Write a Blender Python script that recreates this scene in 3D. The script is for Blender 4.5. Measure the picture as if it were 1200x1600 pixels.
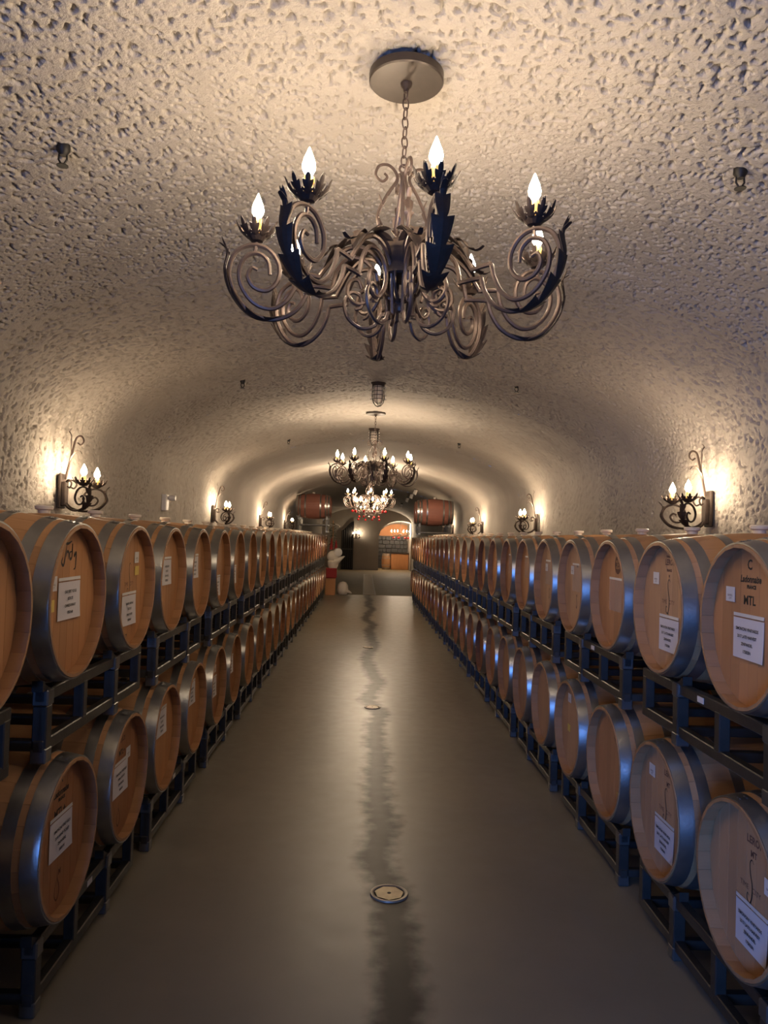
import bpy, math, random
import numpy as np
from mathutils import Matrix, Vector, Euler
random.seed(7)
rng = np.random.default_rng(11)
PI = math.pi
sc = bpy.context.scene
C = sc.collection
for o in list(bpy.data.objects): bpy.data.objects.remove(o)

# ------------------------------------------------------------------ camera
EYE = 1.755
def cam_matrix(p, y, r):
    base = np.array([[1,0,0],[0,0,-1],[0,1,0]], float)
    cy,sy = math.cos(y),math.sin(y); Ry = np.array([[cy,0,-sy],[0,1,0],[sy,0,cy]])
    cp,sp = math.cos(p),math.sin(p); Rp = np.array([[1,0,0],[0,cp,sp],[0,-sp,cp]])
    cr,sr = math.cos(r),math.sin(r); Rr = np.array([[cr,-sr,0],[sr,cr,0],[0,0,1]])
    return Rr@Rp@Ry@base
Mc = cam_matrix(math.radians(1.897), math.radians(1.354), math.radians(1.704))
rot = Matrix(((Mc[0][0],-Mc[1][0],-Mc[2][0]),(Mc[0][1],-Mc[1][1],-Mc[2][1]),(Mc[0][2],-Mc[1][2],-Mc[2][2])))
cd = bpy.data.cameras.new('camera'); cam = bpy.data.objects.new('camera', cd); C.objects.link(cam)
cam.matrix_world = Matrix.Translation((0,0,EYE)) @ rot.to_4x4()
cd.sensor_fit = 'VERTICAL'; cd.sensor_height = 24.0; cd.lens = 1202.0/1600*24.0
cd.clip_start = .05; cd.clip_end = 200
sc.camera = cam
# ------------------------------------------------------------------ world, daylight, exposure
w = bpy.data.worlds.new('world'); sc.world = w; w.use_nodes = True
w.node_tree.nodes['Background'].inputs[0].default_value = (.35,.52,1,1)
w.node_tree.nodes['Background'].inputs[1].default_value = .3
# daylight entering by the doorway in the wall behind the camera
ld = bpy.data.lights.new('doorway_daylight','AREA'); ld.shape='RECTANGLE'; ld.size=1.45; ld.size_y=2.2
ld.color=(.11,.31,1.0); ld.energy=90; ld.spread=math.radians(120)
lo = bpy.data.objects.new('doorway_daylight', ld); C.objects.link(lo)
lo.location=(-1.45,-3.65,1.12)
lo.rotation_euler=(Vector((.30,1,-.36))).to_track_quat('-Z','Z').to_euler()
vs = sc.view_settings
vs.view_transform='Standard'; vs.look='None'; vs.gamma=1; vs.use_curve_mapping=False
vs.exposure = 0.95
BULB_CHAND = 210.0
BULB_SCONCE = 240.0

# ------------------------------------------------------------------ materials
MATS = {}
def newmat(name):
    m = bpy.data.materials.new(name); m.use_nodes = True
    nt = m.node_tree; b = nt.nodes['Principled BSDF']; MATS[name]=m
    return m, nt, b
def N(nt, t, **kw):
    n = nt.nodes.new(t)
    for k,v in kw.items():
        if k in n.inputs.keys() if hasattr(n.inputs,'keys') else False: n.inputs[k].default_value = v
        else: setattr(n,k,v)
    return n
def simple(name, col, rough=.5, metal=0, spec=.5, noise=0, nscale=20, bump=0, bscale=60):
    m,nt,b = newmat(name)
    b.inputs['Base Color'].default_value=(*col,1); b.inputs['Roughness'].default_value=rough
    b.inputs['Metallic'].default_value=metal; b.inputs['Specular IOR Level'].default_value=spec
    tc = N(nt,'ShaderNodeTexCoord')
    if noise:
        nz = N(nt,'ShaderNodeTexNoise'); nz.inputs['Scale'].default_value=nscale; nz.inputs['Detail'].default_value=5
        nt.links.new(tc.outputs['Object'], nz.inputs['Vector'])
        mx = N(nt,'ShaderNodeMix', data_type='RGBA')
        mx.inputs[6].default_value=(*[c*(1-noise) for c in col],1); mx.inputs[7].default_value=(*[min(1,c*(1+noise)) for c in col],1)
        nt.links.new(nz.outputs['Fac'], mx.inputs[0]); nt.links.new(mx.outputs[2], b.inputs['Base Color'])
    if bump:
        nb = N(nt,'ShaderNodeTexNoise'); nb.inputs['Scale'].default_value=bscale; nb.inputs['Detail'].default_value=4
        nt.links.new(tc.outputs['Object'], nb.inputs['Vector'])
        bp = N(nt,'ShaderNodeBump'); bp.inputs['Strength'].default_value=bump; bp.inputs['Distance'].default_value=.01
        nt.links.new(nb.outputs['Fac'], bp.inputs['Height']); nt.links.new(bp.outputs['Normal'], b.inputs['Normal'])
    return m
def wood(name, c0, c1, axis, rough=.55, island=True, grain=60):
    """oak: streaks stretched along one axis, tone changes from board to board"""
    m,nt,b = newmat(name)
    b.inputs['Roughness'].default_value=rough; b.inputs['Specular IOR Level'].default_value=.3
    tc=N(nt,'ShaderNodeTexCoord'); mp=N(nt,'ShaderNodeMapping')
    s=[grain]*3; s[axis]=2.5; mp.inputs['Scale'].default_value=s
    nt.links.new(tc.outputs['Object'], mp.inputs['Vector'])
    nz=N(nt,'ShaderNodeTexNoise'); nz.inputs['Scale'].default_value=1; nz.inputs['Detail'].default_value=6; nz.inputs['Roughness'].default_value=.6
    nt.links.new(mp.outputs['Vector'], nz.inputs['Vector'])
    big=N(nt,'ShaderNodeTexNoise'); big.inputs['Scale'].default_value=3.5; big.inputs['Detail'].default_value=3
    nt.links.new(tc.outputs['Object'], big.inputs['Vector'])
    mx=N(nt,'ShaderNodeMix', data_type='RGBA'); mx.inputs[6].default_value=(*c0,1); mx.inputs[7].default_value=(*c1,1)
    add=N(nt,'ShaderNodeMath',operation='MULTIPLY_ADD'); add.inputs[1].default_value=.55
    nt.links.new(nz.outputs['Fac'], add.inputs[0])
    sb=N(nt,'ShaderNodeMath',operation='MULTIPLY'); sb.inputs[1].default_value=.45
    nt.links.new(big.outputs['Fac'], sb.inputs[0]); nt.links.new(sb.outputs[0], add.inputs[2])
    nt.links.new(add.outputs[0], mx.inputs[0])
    # per board tone
    g=N(nt,'ShaderNodeNewGeometry'); oi=N(nt,'ShaderNodeObjectInfo')
    a=N(nt,'ShaderNodeMath',operation='ADD'); nt.links.new(g.outputs['Random Per Island'], a.inputs[0]); nt.links.new(oi.outputs['Random'], a.inputs[1])
    fr=N(nt,'ShaderNodeMath',operation='FRACT'); nt.links.new(a.outputs[0], fr.inputs[0])
    mr=N(nt,'ShaderNodeMapRange'); mr.inputs['To Min'].default_value=.86; mr.inputs['To Max'].default_value=1.06
    nt.links.new(fr.outputs[0], mr.inputs['Value'])
    hs=N(nt,'ShaderNodeHueSaturation'); nt.links.new(mr.outputs[0], hs.inputs['Value']); nt.links.new(mx.outputs[2], hs.inputs['Color'])
    nt.links.new(hs.outputs['Color'], b.inputs['Base Color'])
    bp=N(nt,'ShaderNodeBump'); bp.inputs['Strength'].default_value=.15; bp.inputs['Distance'].default_value=.002
    nt.links.new(nz.outputs['Fac'], bp.inputs['Height']); nt.links.new(bp.outputs['Normal'], b.inputs['Normal'])
    return m
wood('oak_stave', (.34,.17,.075), (.52,.29,.14), 0)
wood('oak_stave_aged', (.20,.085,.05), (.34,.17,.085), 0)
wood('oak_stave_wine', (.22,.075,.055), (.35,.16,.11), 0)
wood('oak_head', (.46,.20,.075), (.60,.31,.135), 2)
wood('oak_head_pale', (.46,.25,.12), (.60,.36,.19), 2)
wood('oak_head_dark', (.34,.14,.06), (.48,.23,.10), 2)
wood('bar_wood', (.46,.20,.07), (.60,.30,.13), 0)
simple('galvanised', (.38,.375,.355), .30, .9, noise=.25, nscale=14, bump=.06, bscale=90)
simple('rack_steel', (.085,.08,.072), .42, .75, noise=.35, nscale=12, bump=.08)
simple('rack_cap', (.20,.20,.19), .38, .85, noise=.2, nscale=15)
simple('dark_bronze', (.055,.042,.033), .4, .4, noise=.2, nscale=25)
simple('wrought_iron', (.095,.066,.053), .45, .5, noise=.3, nscale=30, bump=.1, bscale=120)
simple('iron_leaf', (.040,.027,.021), .65, .2, spec=.25, noise=.35, nscale=40, bump=.15, bscale=80)
simple('black_iron', (.02,.018,.016), .5, .5)
simple('candle_wax', (.82,.55,.16), .45, 0, noise=.15, nscale=60)
simple('paper', (.74,.69,.68), .55, noise=.06, nscale=8)
simple('sticker_white', (.75,.71,.66), .5)
simple('sticker_yellow', (.75,.55,.12), .5)
simple('ink', (.02,.016,.014), .6)
simple('burnt_stamp', (.13,.05,.025), .7)
simple('faint_ink', (.16,.075,.045), .7)
simple('silicone', (.78,.70,.58), .4)
simple('white_plastic', (.72,.68,.62), .4)
simple('drain_brass', (.26,.20,.12), .4, .6, noise=.4, nscale=25)
simple('drain_dark', (.012,.011,.01), .7)
simple('stone_dark', (.028,.026,.024), .5, noise=.7, nscale=6, bump=.5, bscale=8)
simple('red_glass', (.45,.015,.02), .12, .3)
simple('red_cloth', (.33,.02,.02), .7, noise=.2)
simple('white_plush', (.72,.64,.54), .8, noise=.1, bump=.3, bscale=80)
simple('fir_green', (.03,.06,.025), .7, noise=.4)
simple('orange_plaster', (.50,.22,.09), .7, noise=.1)
simple('strip_metal', (.32,.28,.22), .45, .5, noise=.15)
def emis(name, col, s):
    m,nt,b=newmat(name); b.inputs['Base Color'].default_value=(0,0,0,1)
    b.inputs['Emission Color'].default_value=(*col,1); b.inputs['Emission Strength'].default_value=s
    return m
emis('bulb_glow', (1,.79,.56), BULB_CHAND)
emis('crystal_glow', (1,.79,.56), BULB_CHAND*2.2)
emis('sconce_glow', (1,.77,.52), BULB_SCONCE)
m,nt,b=newmat('frosted_glass'); b.inputs['Base Color'].default_value=(.9,.8,.66,1); b.inputs['Roughness'].default_value=.35; b.inputs['Transmission Weight'].default_value=.6
m,nt,b=newmat('clear_film'); b.inputs['Base Color'].default_value=(.9,.8,.7,1); b.inputs['Roughness'].default_value=.15; b.inputs['Alpha'].default_value=.16
m,nt,b=newmat('crystal'); b.inputs['Base Color'].default_value=(1,.97,.92,1); b.inputs['Roughness'].default_value=.05; b.inputs['Transmission Weight'].default_value=.9
# sprayed concrete vault
m,nt,b=newmat('shotcrete'); b.inputs['Roughness'].default_value=.85; b.inputs['Specular IOR Level'].default_value=.25
tc=N(nt,'ShaderNodeTexCoord')
n1=N(nt,'ShaderNodeTexNoise'); n1.inputs['Scale'].default_value=2.0; n1.inputs['Detail'].default_value=6
n2=N(nt,'ShaderNodeTexNoise'); n2.inputs['Scale'].default_value=110; n2.inputs['Detail'].default_value=3; n2.inputs['Roughness'].default_value=.6
for q in (n1,n2): nt.links.new(tc.outputs['Object'], q.inputs['Vector'])
mx=N(nt,'ShaderNodeMix', data_type='RGBA'); mx.inputs[6].default_value=(.335,.30,.26,1); mx.inputs[7].default_value=(.44,.40,.35,1)
nt.links.new(n1.outputs['Fac'], mx.inputs[0]); nt.links.new(mx.outputs[2], b.inputs['Base Color'])
bp=N(nt,'ShaderNodeBump'); bp.inputs['Strength'].default_value=.6; bp.inputs['Distance'].default_value=.008
nt.links.new(n2.outputs['Fac'], bp.inputs['Height']); nt.links.new(bp.outputs['Normal'], b.inputs['Normal'])
# sealed concrete floor with a wet run down to the drains
def floor_mat(name, c0, c1, r0, r1, streak):
    m,nt,b=newmat(name); b.inputs['Specular IOR Level'].default_value=.42
    tc=N(nt,'ShaderNodeTexCoord')
    n1=N(nt,'ShaderNodeTexNoise'); n1.inputs['Scale'].default_value=1.6; n1.inputs['Detail'].default_value=7; n1.inputs['Roughness'].default_value=.62
    n2=N(nt,'ShaderNodeTexNoise'); n2.inputs['Scale'].default_value=9; n2.inputs['Detail'].default_value=5
    for q in (n1,n2): nt.links.new(tc.outputs['Object'], q.inputs['Vector'])
    mx=N(nt,'ShaderNodeMix', data_type='RGBA'); mx.inputs[6].default_value=(*c0,1); mx.inputs[7].default_value=(*c1,1)
    nt.links.new(n1.outputs['Fac'], mx.inputs[0])
    mr=N(nt,'ShaderNodeMapRange'); mr.inputs['From Min'].default_value=.2; mr.inputs['From Max'].default_value=.8
    mr.inputs['To Min'].default_value=r0; mr.inputs['To Max'].default_value=r1
    nt.links.new(n2.outputs['Fac'], mr.inputs['Value'])
    col=mx.outputs[2]; rgh=mr.outputs[0]
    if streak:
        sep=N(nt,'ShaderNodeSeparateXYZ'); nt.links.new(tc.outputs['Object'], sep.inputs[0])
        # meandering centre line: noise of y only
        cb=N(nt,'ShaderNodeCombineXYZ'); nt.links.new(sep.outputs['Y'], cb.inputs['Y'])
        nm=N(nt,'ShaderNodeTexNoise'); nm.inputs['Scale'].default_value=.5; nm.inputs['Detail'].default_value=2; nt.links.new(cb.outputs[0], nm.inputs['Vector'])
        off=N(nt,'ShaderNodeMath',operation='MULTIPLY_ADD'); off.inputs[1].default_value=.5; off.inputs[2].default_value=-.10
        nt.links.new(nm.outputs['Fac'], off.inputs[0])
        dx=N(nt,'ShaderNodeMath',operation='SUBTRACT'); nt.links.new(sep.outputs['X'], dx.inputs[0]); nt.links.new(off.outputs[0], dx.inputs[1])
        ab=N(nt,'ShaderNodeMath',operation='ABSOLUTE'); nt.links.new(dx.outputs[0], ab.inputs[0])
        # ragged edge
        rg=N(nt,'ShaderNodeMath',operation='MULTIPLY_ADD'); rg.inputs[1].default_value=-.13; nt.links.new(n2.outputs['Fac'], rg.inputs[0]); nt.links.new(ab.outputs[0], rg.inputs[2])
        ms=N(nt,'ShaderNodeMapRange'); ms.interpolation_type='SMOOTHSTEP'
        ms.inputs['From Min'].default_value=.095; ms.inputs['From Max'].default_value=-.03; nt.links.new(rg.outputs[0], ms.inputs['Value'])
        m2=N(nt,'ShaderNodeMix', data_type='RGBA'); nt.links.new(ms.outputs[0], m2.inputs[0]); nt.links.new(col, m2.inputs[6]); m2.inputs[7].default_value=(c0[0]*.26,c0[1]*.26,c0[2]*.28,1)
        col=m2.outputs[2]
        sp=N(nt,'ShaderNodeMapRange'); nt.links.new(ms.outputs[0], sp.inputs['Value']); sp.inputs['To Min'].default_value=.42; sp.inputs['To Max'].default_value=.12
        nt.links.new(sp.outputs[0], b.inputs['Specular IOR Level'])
    nt.links.new(col, b.inputs['Base Color']); nt.links.new(rgh, b.inputs['Roughness'])
    bp=N(nt,'ShaderNodeBump'); bp.inputs['Strength'].default_value=.12; bp.inputs['Distance'].default_value=.01
    nt.links.new(n1.outputs['Fac'], bp.inputs['Height']); nt.links.new(bp.outputs['Normal'], b.inputs['Normal'])
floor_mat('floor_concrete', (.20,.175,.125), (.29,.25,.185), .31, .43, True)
floor_mat('floor_mat_far', (.20,.155,.085), (.28,.22,.13), .55, .75, False)

# ------------------------------------------------------------------ mesh helpers
class MB:
    def __init__(s): s.v=[]; s.f=[]
    def add(s, vs, fs, mat=None):
        k=len(s.v)
        if mat is not None: vs=[tuple(mat@Vector(p)) for p in vs]
        s.v.extend([tuple(p) for p in vs]); s.f.extend([tuple(i+k for i in f) for f in fs]); return s
    def box(s, x0,x1,y0,y1,z0,z1, mat=None, bev=0):
        if bev:
            b=bev; P=[]
            # chamfered along all vertical-independent edges: 24 verts
            for sx,X in ((-1,x0),(1,x1)):
                for sy,Y in ((-1,y0),(1,y1)):
                    for sz,Z in ((-1,z0),(1,z1)):
                        P += [(X,Y-sy*b,Z-sz*b),(X-sx*b,Y,Z-sz*b),(X-sx*b,Y-sy*b,Z)]
            def I(sx,sy,sz,k): return (((sx>0)*2+(sy>0))*2+(sz>0))*3+k
            F=[]
            for sg in (-1,1):
                q=[I(sg,-1,-1,0),I(sg,1,-1,0),I(sg,1,1,0),I(sg,-1,1,0)]; F.append(q if sg>0 else q[::-1])
                q=[I(-1,sg,-1,1),I(1,sg,-1,1),I(1,sg,1,1),I(-1,sg,1,1)]; F.append(q[::-1] if sg>0 else q)
                q=[I(-1,-1,sg,2),I(1,-1,sg,2),I(1,1,sg,2),I(-1,1,sg,2)]; F.append(q if sg>0 else q[::-1])
            for a in (-1,1):
                for c in (-1,1):
                    q=[I(a,c,-1,0),I(a,c,1,0),I(a,c,1,1),I(a,c,-1,1)]; F.append(q if a*c<0 else q[::-1])
                    q=[I(a,-1,c,0),I(a,1,c,0),I(a,1,c,2),I(a,-1,c,2)]; F.append(q if a*c>0 else q[::-1])
                    q=[I(-1,a,c,1),I(1,a,c,1),I(1,a,c,2),I(-1,a,c,2)]; F.append(q if a*c<0 else q[::-1])
            for a in (-1,1):
                for c in (-1,1):
                    for d in (-1,1):
                        t=[I(a,c,d,0),I(a,c,d,1),I(a,c,d,2)]; F.append(t if a*c*d>0 else t[::-1])
            return s.add(P,F,mat)
        P=[(x0,y0,z0),(x1,y0,z0),(x1,y1,z0),(x0,y1,z0),(x0,y0,z1),(x1,y0,z1),(x1,y1,z1),(x0,y1,z1)]
        return s.add(P,[(0,3,2,1),(4,5,6,7),(0,1,5,4),(1,2,6,5),(2,3,7,6),(3,0,4,7)],mat)
    def lathe(s, prof, seg=24, mat=None, a0=0, a1=2*PI):
        full=abs(a1-a0-2*PI)<1e-6; n=seg if full else seg+1
        P=[]; F=[]
        for i in range(n):
            a=a0+(a1-a0)*i/seg
            for r,z in prof: P.append((r*math.cos(a),r*math.sin(a),z))
        m=len(prof)
        for i in range(seg):
            j=(i+1)%n
            for k in range(m-1): F.append((i*m+k,j*m+k,j*m+k+1,i*m+k+1))
        return s.add(P,F,mat)
    def tube(s, path, rad, seg=6, closed=False, mat=None, flat=1.0):
        path=[Vector(p) for p in path]; n=len(path); P=[]; F=[]
        ref=None
        for i,p in enumerate(path):
            if closed: t=path[(i+1)%n]-path[i-1]
            else: t=path[min(i+1,n-1)]-path[max(i-1,0)]
            t.normalize()
            if ref is None:
                ref=Vector((0,0,1)) if abs(t.z)<.9 else Vector((1,0,0))
            u=ref-t*ref.dot(t)
            if u.length<1e-5: u=t.orthogonal()
            u.normalize(); v=t.cross(u); ref=u
            r=rad(i/(n-1)) if callable(rad) else rad
            for k in range(seg):
                a=2*PI*k/seg; P.append(p+u*r*math.cos(a)+v*r*flat*math.sin(a))
        for i in range(n if closed else n-1):
            j=(i+1)%n
            for k in range(seg): F.append((i*seg+k,i*seg+(k+1)%seg,j*seg+(k+1)%seg,j*seg+k))
        if not closed: F.append(tuple(range(seg))[::-1]); F.append(tuple((n-1)*seg+k for k in range(seg)))
        return s.add(P,F,mat)
    def sphere(s, c, r, seg=10, rings=6, sc=(1,1,1)):
        prof=[(r*math.sin(PI*i/rings),-r*math.cos(PI*i/rings)) for i in range(rings+1)]
        return s.lathe(prof,seg,Matrix.Translation(c)@Matrix.Diagonal((*sc,1)))
    def mesh(s, name, mat, smooth=False):
        me=bpy.data.meshes.new(name); me.from_pydata(s.v,[],s.f)
        if mat: me.materials.append(MATS[mat])
        if smooth:
            me.polygons.foreach_set('use_smooth',[True]*len(me.polygons))
            if smooth!='all': me.set_sharp_from_angle(angle=math.radians(40))
        me.update(); return me
    def build(s, name, mat, parent=None, smooth=False): return place(name, s.mesh(name,mat,smooth), parent)
def place(name, me, parent=None, loc=None, rot=None, scale=None):
    o=bpy.data.objects.new(name, me); C.objects.link(o)
    if parent is not None: o.parent=parent
    if loc is not None: o.location=loc
    if rot is not None: o.rotation_euler=rot
    if scale is not None: o.scale=scale
    return o
def tag(o, label, cat, group=None):
    o['label']=label; o['category']=cat
    if group: o['group']=group
    return o
def thing(name, label, cat, loc, rz=0, group=None):
    o=bpy.data.objects.new(name,None); C.objects.link(o); o.location=loc; o.rotation_euler=(0,0,rz); o.empty_display_size=.1
    return tag(o,label,cat,group)
def structure(o): o['kind']='structure'; return o
CHILD={}
def copy_tree(o, parent=None):
    c=o.copy(); C.objects.link(c); c.parent=parent
    for ch in o.children: copy_tree(ch,c)
    return c
def spline(pts, n):
    """Catmull-Rom through pts, n samples per span"""
    P=[Vector(p) for p in pts]; P=[P[0]*2-P[1]]+P+[P[-1]*2-P[-2]]; out=[]
    for i in range(1,len(P)-2):
        a,b_,c,d=P[i-1:i+3]
        for k in range(n):
            t=k/n; out.append(.5*((2*b_)+(c-a)*t+(2*a-5*b_+4*c-d)*t*t+(3*b_-a-3*c+d)*t**3))
    out.append(P[-2]); return out
ORD=['first','second','third','fourth','fifth','sixth','seventh','eighth','ninth','tenth','eleventh','twelfth','thirteenth','fourteenth','fifteenth','sixteenth',
 'seventeenth','eighteenth','nineteenth','twentieth','twenty-first','twenty-second','twenty-third','twenty-fourth','twenty-fifth','twenty-sixth','twenty-seventh','twenty-eighth','twenty-ninth','thirtieth']

# ------------------------------------------------------------------ the cave
XL,XR,SPRING,CROWN = -2.30,2.50,2.41,3.32
CX,AW,BH=(XL+XR)/2,(XR-XL)/2,CROWN-SPRING
WALLTOP=1.80
DX0,DX1,DZ=-2.2,-.70,2.25                           # doorway to the outside, behind the camera
Y0,Y1=-3.6,41.0
def vault_z(x): return SPRING+BH*math.sqrt(max(0,1-((x-CX)/AW)**2))
# arc-length table of the cross-section from wall top, over the crown, to wall top
th=np.linspace(PI,0,2001); ex=CX+AW*np.cos(th); ez=SPRING+BH*np.sin(th)
px=np.concatenate([[XL],ex,[XR]]); pz=np.concatenate([[WALLTOP],ez,[WALLTOP]])
ss=np.concatenate([[0],np.cumsum(np.hypot(np.diff(px),np.diff(pz)))]); SLEN=ss[-1]
def lattice(scale, seed):
    r=np.random.default_rng(seed); G=r.random((1024,1024))*2-1
    def fn(u,v):
        u=u/scale+37.3; v=v/scale+53.7
        iu=np.floor(u).astype(int); iv=np.floor(v).astype(int); fu=u-iu; fv=v-iv
        fu=fu*fu*(3-2*fu); fv=fv*fv*(3-2*fv); g=lambda a,b:G[a%1024,b%1024]
        return (g(iu,iv)*(1-fu)+g(iu+1,iv)*fu)*(1-fv)+(g(iu,iv+1)*(1-fu)+g(iu+1,iv+1)*fu)*fv
    return fn
L=[lattice(s,i) for i,s in enumerate((1.6,.45,.08,.030,.0115,.0150))]
def vault_block(ya,yb,dy,du,fine):
    ny=max(2,int(round((yb-ya)/dy))+1); nu=int(round(SLEN/du))+1
    y=np.linspace(ya,yb,ny); u=np.linspace(0,SLEN,nu); U,Y=np.meshgrid(u,y)
    X=np.interp(U,ss,px); Z=np.interp(U,ss,pz)
    dX=np.interp(U+.01,ss,px)-np.interp(U-.01,ss,px); dZ=np.interp(U+.01,ss,pz)-np.interp(U-.01,ss,pz)
    ln=np.hypot(dX,dZ); nx=dZ/ln; nz=-dX/ln          # inward normal
    d=.018*L[0](U,Y)+.005*L[1](U,Y)
    if fine>0:
        g=.5*L[3](U,Y)+.7*L[4](U,Y)
        h_=L[5](U*1.15,Y*.8)*.75+.35*L[4](U+9.3,Y+4.1)
        pits=-np.clip(-h_-.22,0,.40)*.055                 # sprayed crust with small open pits
        d=d+fine*(.0012*L[2](U,Y)+.0022*g+pits)
    d=np.where(U<.02,0,np.where(U>SLEN-.02,0,d))
    V=np.stack([X+nx*d,Y,Z+nz*d],-1).reshape(-1,3)
    i=np.arange(ny-1)[:,None]*nu+np.arange(nu-1)[None,:]
    F=np.stack([i,i+1,i+nu+1,i+nu],-1).reshape(-1,4)
    return V,F
Vs=[];Fs=[];k=0
for a,b_,dy,du,fi in ((Y0,1.75,.06,.06,0),(1.74,4.3,.0052,.0052,1),(4.29,8.2,.011,.011,1),(8.18,12.5,.026,.022,.8),(12.48,24,.07,.05,.3),(23.98,Y1,.3,.12,0)):
    v,f=vault_block(a,b_,dy,du,fi); Vs.append(v); Fs.append(f+k); k+=len(v)
V=np.concatenate(Vs).astype(np.float32); F=np.concatenate(Fs).astype(np.int32)
me=bpy.data.meshes.new('ceiling'); me.vertices.add(len(V)); me.vertices.foreach_set('co',V.ravel())
me.loops.add(F.size); me.loops.foreach_set('vertex_index',F.ravel())
me.polygons.add(len(F)); me.polygons.foreach_set('loop_start',np.arange(0,F.size,4,dtype=np.int32))
me.polygons.foreach_set('use_smooth',np.ones(len(F),bool)); me.update(calc_edges=True); me.validate()
me.materials.append(MATS['shotcrete']); structure(place('ceiling',me))
structure(MB().box(XL-.2,XL,Y0,Y1,-.02,WALLTOP+.03).build('wall_left','shotcrete'))
structure(MB().box(XR,XR+.2,Y0,Y1,-.02,WALLTOP+.03).build('wall_right','shotcrete'))
FLOORCUT=23.35
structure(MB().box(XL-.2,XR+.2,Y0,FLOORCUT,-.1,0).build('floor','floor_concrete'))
structure(MB().box(XL-.2,XR+.2,FLOORCUT,Y1+3.4,-.1,.001).build('floor_hall','floor_mat_far'))
# end wall with the arched niche
wb=MB(); AX0,AX1,ACX,AAW=.74,2.46,1.90,1.16
def arch_z(x): return 1.85+.80*math.sqrt(max(0,1-((x-ACX)/AAW)**2))
xs=sorted(set([XL+i*(AX0-XL)/14 for i in range(15)]+[AX0+(AX1-AX0)*i/16 for i in range(17)]+[XR]))
for a,b_ in zip(xs[:-1],xs[1:]):
    top=[vault_z(a)+.06,vault_z(b_)+.06]
    bot=[arch_z(a),arch_z(b_)] if a>=AX0-1e-6 and b_<=AX1+1e-6 else [-.02,-.02]
    wb.add([(a,Y1,bot[0]),(b_,Y1,bot[1]),(b_,Y1,top[1]),(a,Y1,top[0])],[(0,1,2,3)])
    if bot[0]>0: wb.add([(a,Y1,bot[0]),(b_,Y1,bot[1]),(b_,Y1+3.2,bot[1]),(a,Y1+3.2,bot[0])],[(0,3,2,1)])
for X in (AX0,AX1): wb.add([(X,Y1,-.02),(X,Y1+3.2,-.02),(X,Y1+3.2,arch_z(X)),(X,Y1,arch_z(X))],[(0,1,2,3)])
wb.add([(AX0,Y1+3.2,-.02),(AX1,Y1+3.2,-.02),(AX1,Y1+3.2,2.8),(AX0,Y1+3.2,2.8)],[(0,1,2,3)])
structure(wb.build('wall_back','shotcrete'))
# wall behind the camera with the open doorway
wf=MB(); xs=sorted([XL-.1+i*(XR-XL+.2)/24 for i in range(25)]+[DX0,DX1])
for a,b_ in zip(xs[:-1],xs[1:]):
    z0,z1=vault_z(a)+.08,vault_z(b_)+.08
    zb=DZ if a>=DX0-1e-6 and b_<=DX1+1e-6 else -.02
    wf.add([(a,Y0,zb),(b_,Y0,zb),(b_,Y0,z1),(a,Y0,z0)],[(0,3,2,1)])
structure(wf.build('wall_front','shotcrete'))

# ------------------------------------------------------------------ barrels
BL,RH,RB,TH=.93,.291,.343,.024     # length, head radius, bilge radius, stave thickness
def br(x):
    t=abs(x-BL/2)/(BL/2); return RB-(RB-RH)*(t**1.75)
NST=26
def stave_part(mb, a, da, nseg, gap=.0004):
    """one stave about angle a: axis is x, angle measured from +z"""
    P=[];F=[]
    xs=[BL*i/nseg for i in range(nseg+1)]
    for x in xs:
        ro=br(x); ri=ro-TH
        if x in (xs[0],xs[-1]): ro-=.004; ri+=.009      # bevelled chime
        for r,sgn in ((ro,-1),(ro,0),(ro,1),(ri,1),(ri,-1)):
            an=a+sgn*(da/2-gap/r); P.append((x,r*math.sin(an),r*math.cos(an)))
    for i in range(nseg):
        for k in range(5):
            F.append((i*5+k,i*5+(k+1)%5,(i+1)*5+(k+1)%5,(i+1)*5+k))
    F.append((4,3,2,1,0)); F.append(tuple(nseg*5+k for k in range(5)))
    mb.add(P,F)
def head_part(mb, y0,y1,x0,x1,R,nz=7):
    """a board of the head, clipped to the disc"""
    ys=[y0+.0008+(y1-y0-.0016)*i/3 for i in range(4)]
    P=[];F=[]
    for x in (x0,x1):
        for y in ys:
            h=math.sqrt(max(0,R*R-y*y)); P += [(x,y,-h),(x,y,h)]
    n=8
    for i in range(3):
        a=i*2; F += [(a,a+2,a+3,a+1),(n+a,n+a+1,n+a+3,n+a+2),(a,n+a,n+a+2,a+2),(a+1,a+3,n+a+3,n+a+1)]
    F += [(0,1,n+1,n),(6,n+6,n+7,7)]
    mb.add(P,F)
def hoop_mesh(x0,x1,name,rivets=True):
    mb=MB(); prof=[]
    for i in range(4):
        x=x0+(x1-x0)*i/3; prof.append((br(x)+.0025,x))
    prof=[(br(x0)-.003,x0)]+prof+[(br(x1)-.003,x1)]
    M=Matrix(((0,0,1,0),(1,0,0,0),(0,1,0,0),(0,0,0,1)))
    mb.lathe(prof,56,M)
    if rivets:
        for dy in (-.012,.014):
            for fx in (.3,.7):
                x=x0+(x1-x0)*fx; r=br(x)+.0025; a=.05+dy*2.2
                mb.sphere((x,r*math.sin(a),r*math.cos(a)),.0042,6,4)
        a0=.02
        for a,b_ in ((a0,a0+.14),):   # overlapping end of the band
            P=[];F=[]
            for an in (a,b_):
                for x in (x0+.002,x1-.002): P.append((x,(br(x)+.0045)*math.sin(an),(br(x)+.0045)*math.cos(an)))
            mb.add(P,[(0,1,3,2)])
    return mb.mesh(name,'galvanised',True)
HOOPS=[hoop_mesh(.004,.062,'head_hoop'),hoop_mesh(.088,.134,'quarter_hoop'),hoop_mesh(.235,.275,'bilge_hoop')]
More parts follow.
